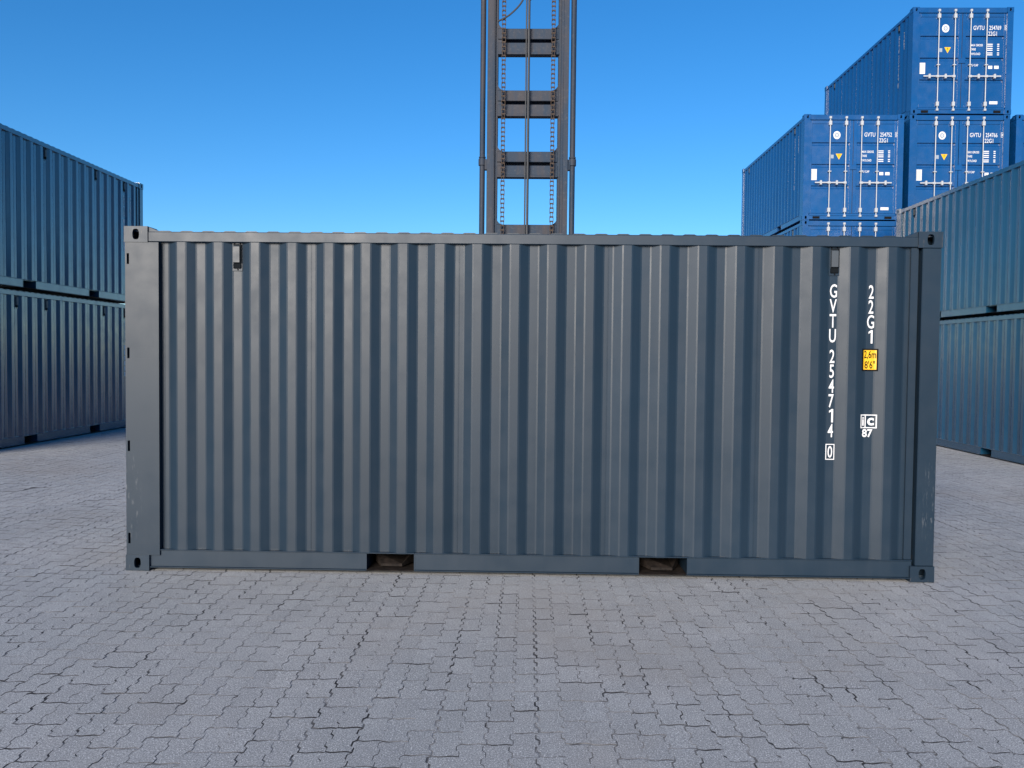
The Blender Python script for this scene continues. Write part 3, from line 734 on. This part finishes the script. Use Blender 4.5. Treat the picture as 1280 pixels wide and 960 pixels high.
# ------------------------------------------------------------------ forklift truck behind the container
def forklift():
    root = thing('forklift_truck', 'tall steel forklift mast with two chains rising behind the slate grey container', 'forklift', (-0.035, W + 0.55, 0))
    MS = MAT['mast']; ZT = 6.75
    def part(name, mb, mat, parent=None, smooth=False): return put(name, mb.mesh(name, mat, smooth), parent or root)
    for s in (-1, 1):
        mb = MB()                                      # channel rail, flange to the front
        a, b = sorted((s * 0.360, s * 0.445))
        mb.box(a, b, 0.0, 0.018, 0.15, ZT, 0.003)      # front flange
        mb.box(a, b, 0.182, 0.20, 0.15, ZT, 0.003)
        w0, w1 = sorted((s * 0.405, s * 0.43)); mb.box(w0, w1, 0.0182, 0.1818, 0.15, ZT)
        i0, i1 = sorted((s * 0.330, s * 0.362)); mb.box(i0, i1, 0.035, 0.165, 0.15, ZT - 0.1, 0.003)   # inner rail web
        part('mast_rail', mb, MS)
        mb = MB(); e0, e1 = sorted((s * 0.372, s * 0.388)); mb.box(e0, e1, -0.006, -0.0003, 0.15, ZT, 0.002); part('wear_strip', mb, MS)
        cy = part('lift_cylinder', MB().tube([(s * 0.497, 0.06, 0.4), (s * 0.497, 0.06, ZT - 0.35)], 0.030, 16), MS, None, True)
        for z in (3.775, 1.2):
            mb = MB().tube([(s * 0.497, 0.06, z - 0.02), (s * 0.497, 0.06, z + 0.05)], 0.042, 16); mb.tube([(s * 0.497, 0.06, z + 0.062), (s * 0.497, 0.06, z + 0.075)], 0.038, 16)
            put('cylinder_collar', mb.mesh('cylinder_collar', MS, True), cy)
            put('collar_bracket', MB().box(*sorted((s * 0.43, s * 0.47)), 0.03, 0.09, z - 0.07, z + 0.045, 0.004).mesh('collar_bracket', MS), cy)
    # crossbars: two plates with a recessed web, rounded gussets into the rails
    def crossbar(zc, low=True):
        mb = MB()
        x = 0.3345
        mb.box(-x, x, 0.03, 0.06, zc + 0.025, zc + 0.140, 0.004)
        if low:
            mb.box(-x, x, 0.125, 0.140, zc - 0.10, zc + 0.13)
            mb.box(-x, x, 0.03, 0.06, zc - 0.120, zc - 0.0125, 0.004); mb.box(-x, x, 0.012, 0.11, zc - 0.145, zc - 0.1205, 0.003)
        cb = part('mast_crossbar', mb, MS)
        for s in (-1, 1):
            poly = [(s * 0.3345, zc + 0.1405), (s * 0.265, zc + 0.1405)] + [(s * (0.3345 - 0.075 * (1 - math.sin(t))) , zc + 0.1405 + 0.085 * (1 - math.cos(t))) for t in [math.pi / 2 * k / 6 for k in range(1, 7)]]
            put('gusset', MB().prism(poly, 1, 0.032, 0.058).mesh('gusset', MS), cb)
            if low:
                poly = [(s * 0.3345, zc + 0.02), (s * 0.30, zc + 0.02), (s * 0.265, zc - 0.005), (s * 0.30, zc - 0.012), (s * 0.3345, zc - 0.012)]
                put('gusset', MB().prism(poly, 1, 0.034, 0.056).mesh('gusset', MS), cb)
    for z in (6.42, 5.76, 5.10, 4.43, 3.765): crossbar(z)
    crossbar(2.965, False); crossbar(2.2); crossbar(1.4); crossbar(0.6)
    # leaf chains
    for s in (-0.268, 0.272):
        mb = MB(); z = 0.9; k = 0; p = 0.0485
        while z < ZT - 0.15:
            for dx in ((-0.013, 0.013) if k % 2 else (-0.019, 0.019)):
                mb.box(s + dx - 0.0028, s + dx + 0.0028, -0.034, -0.004, z - 0.006, z + p + 0.004)
            mb.box(s - 0.021, s + 0.021, -0.024, -0.014, z - 0.004, z + 0.011); z += p; k += 1
        part('lift_chain', mb, MAT['chain'])
    for x, r in ((-0.022, 0.008), (0.006, 0.013)):
        part('hydraulic_hose', MB().tube([(x, -0.03, 0.9), (x, -0.03, ZT - 0.3)], r, 8), MAT['dark'], None, True)
    def curve(pts, n=18):
        pts = [Vector(p) for p in pts]; out = []
        for i in range(len(pts) - 1):
            p0, p1, p2, p3 = pts[max(i - 1, 0)], pts[i], pts[i + 1], pts[min(i + 2, len(pts) - 1)]
            for k in range(n):
                t = k / n; out.append(0.5 * ((2 * p1) + (p2 - p0) * t + (2 * p0 - 5 * p1 + 4 * p2 - p3) * t * t + (3 * p1 - p0 - 3 * p2 + p3) * t ** 3))
        return out + [pts[-1]]
    part('hydraulic_hose', MB().tube(curve([(-0.335, -0.01, 5.30), (-0.20, -0.05, 5.36), (-0.07, -0.06, 5.50), (-0.02, -0.05, 5.70), (-0.022, -0.03, 5.95)], 8), 0.010, 8), MAT['dark'], None, True)
    part('hydraulic_hose', MB().tube(curve([(0.006, -0.02, 5.52), (0.07, -0.05, 5.56), (0.13, -0.06, 5.57), (0.17, -0.05, 5.60), (0.12, -0.03, 5.75)], 8), 0.011, 8), MAT['dark'], None, True)
    # carriage and forks in the pockets
    mb = MB()
    for z in (0.35, 0.95): mb.box(-1.25, 1.25, -0.16, -0.10, z, z + 0.14, 0.006)
    for x in (-0.30, 0.24): mb.box(x, x + 0.06, -0.0995, -0.045, 0.35, 1.09)
    part('fork_carriage', mb, MAT['dark'])
    for s in (-1, 1):
        mb = MB()
        mb.box(s * 1.025 - 0.09, s * 1.025 + 0.09, -0.225, -0.1605, 0.055, 1.09, 0.006)
        yt = -W - 0.55 + 0.075                           # tips stop short of the front rail
        x0, x1 = s * 1.025 + 0.035 - 0.15, s * 1.025 + 0.035 + 0.15
        poly = [(x0, -0.2255), (x1, -0.2255), (x1, yt + 0.16), (x1 - 0.07, yt), (x0 + 0.07, yt), (x0, yt + 0.16)]
        n = len(poly)
        vs_ = [(x, y, 0.045) for x, y in poly] + [(x, y, 0.125 if y > yt + 0.3 else (0.12 if y > yt + 0.05 else 0.065)) for x, y in poly]
        mb.add(vs_, [tuple(range(n))[::-1], tuple(range(n, 2 * n))] + [(k, (k + 1) % n, n + (k + 1) % n, n + k) for k in range(n)])
        part('fork', mb, MAT['fork'])
    # truck body behind the mast, lower than the container's roof line
    TR, DK = MAT['truck'], MAT['dark']
    mb = MB(); mb.box(-0.75, 0.75, 0.30, 3.0, 0.45, 1.05, 0.05); part('chassis', mb, DK)
    mb = MB(); mb.prism([(1.9, 1.06), (2.999, 1.06), (2.95, 1.75), (2.0, 1.75)], 0, -0.74, 0.74); part('engine_cover', mb, TR)
    mb = MB(); mb.prism([(3.001, 0.35), (3.55, 0.5), (3.62, 1.5), (3.001, 1.72)], 0, -0.9, 0.9); part('counterweight', mb, TR)
    cab = part('cab', MB().box(-0.62, 0.62, 0.62, 1.88, 2.62, 2.70, 0.02).box(-0.62, 0.62, 0.62, 1.88, 1.0505, 1.12), DK)
    for sx in (-1, 1):
        for y in (0.64, 1.80): put('cab_pillar', MB().box(*sorted((sx * 0.56, sx * 0.62)), y, y + 0.07, 1.1205, 2.6195, 0.01).mesh('cab_pillar', DK), cab)
        put('window', MB().box(*sorted((sx * 0.58, sx * 0.59)), 0.715, 1.795, 1.5, 2.61).mesh('window', MAT['glass']), cab)
    put('window', MB().box(-0.555, 0.555, 0.67, 0.68, 1.4, 2.61).mesh('window', MAT['glass']), cab)
    put('seat', MB().box(-0.25, 0.25, 1.2, 1.65, 1.125, 1.5, 0.05).box(-0.25, 0.25, 1.6, 1.75, 1.501, 2.0, 0.05).mesh('seat', DK), cab)
    for y, r in ((0.75, 0.52), (2.75, 0.45)):
        for sx in (-1, 1):
            x0, x1 = sx * 0.77, sx * 1.12
            mb = MB().tube([(x0, y, r), (x0 + sx * .04, y, r), (x1 - sx * .04, y, r), (x1, y, r)], [r * 0.9, r, r, r * 0.9], 28)
            wh = part('wheel', mb, MAT['rubber'], None, True)
            put('rim', MB().tube([(x1 - sx * 0.02, y, r), (x1 + sx * 0.012, y, r)], r * 0.5, 20).mesh('rim', TR, True), wh)
forklift()
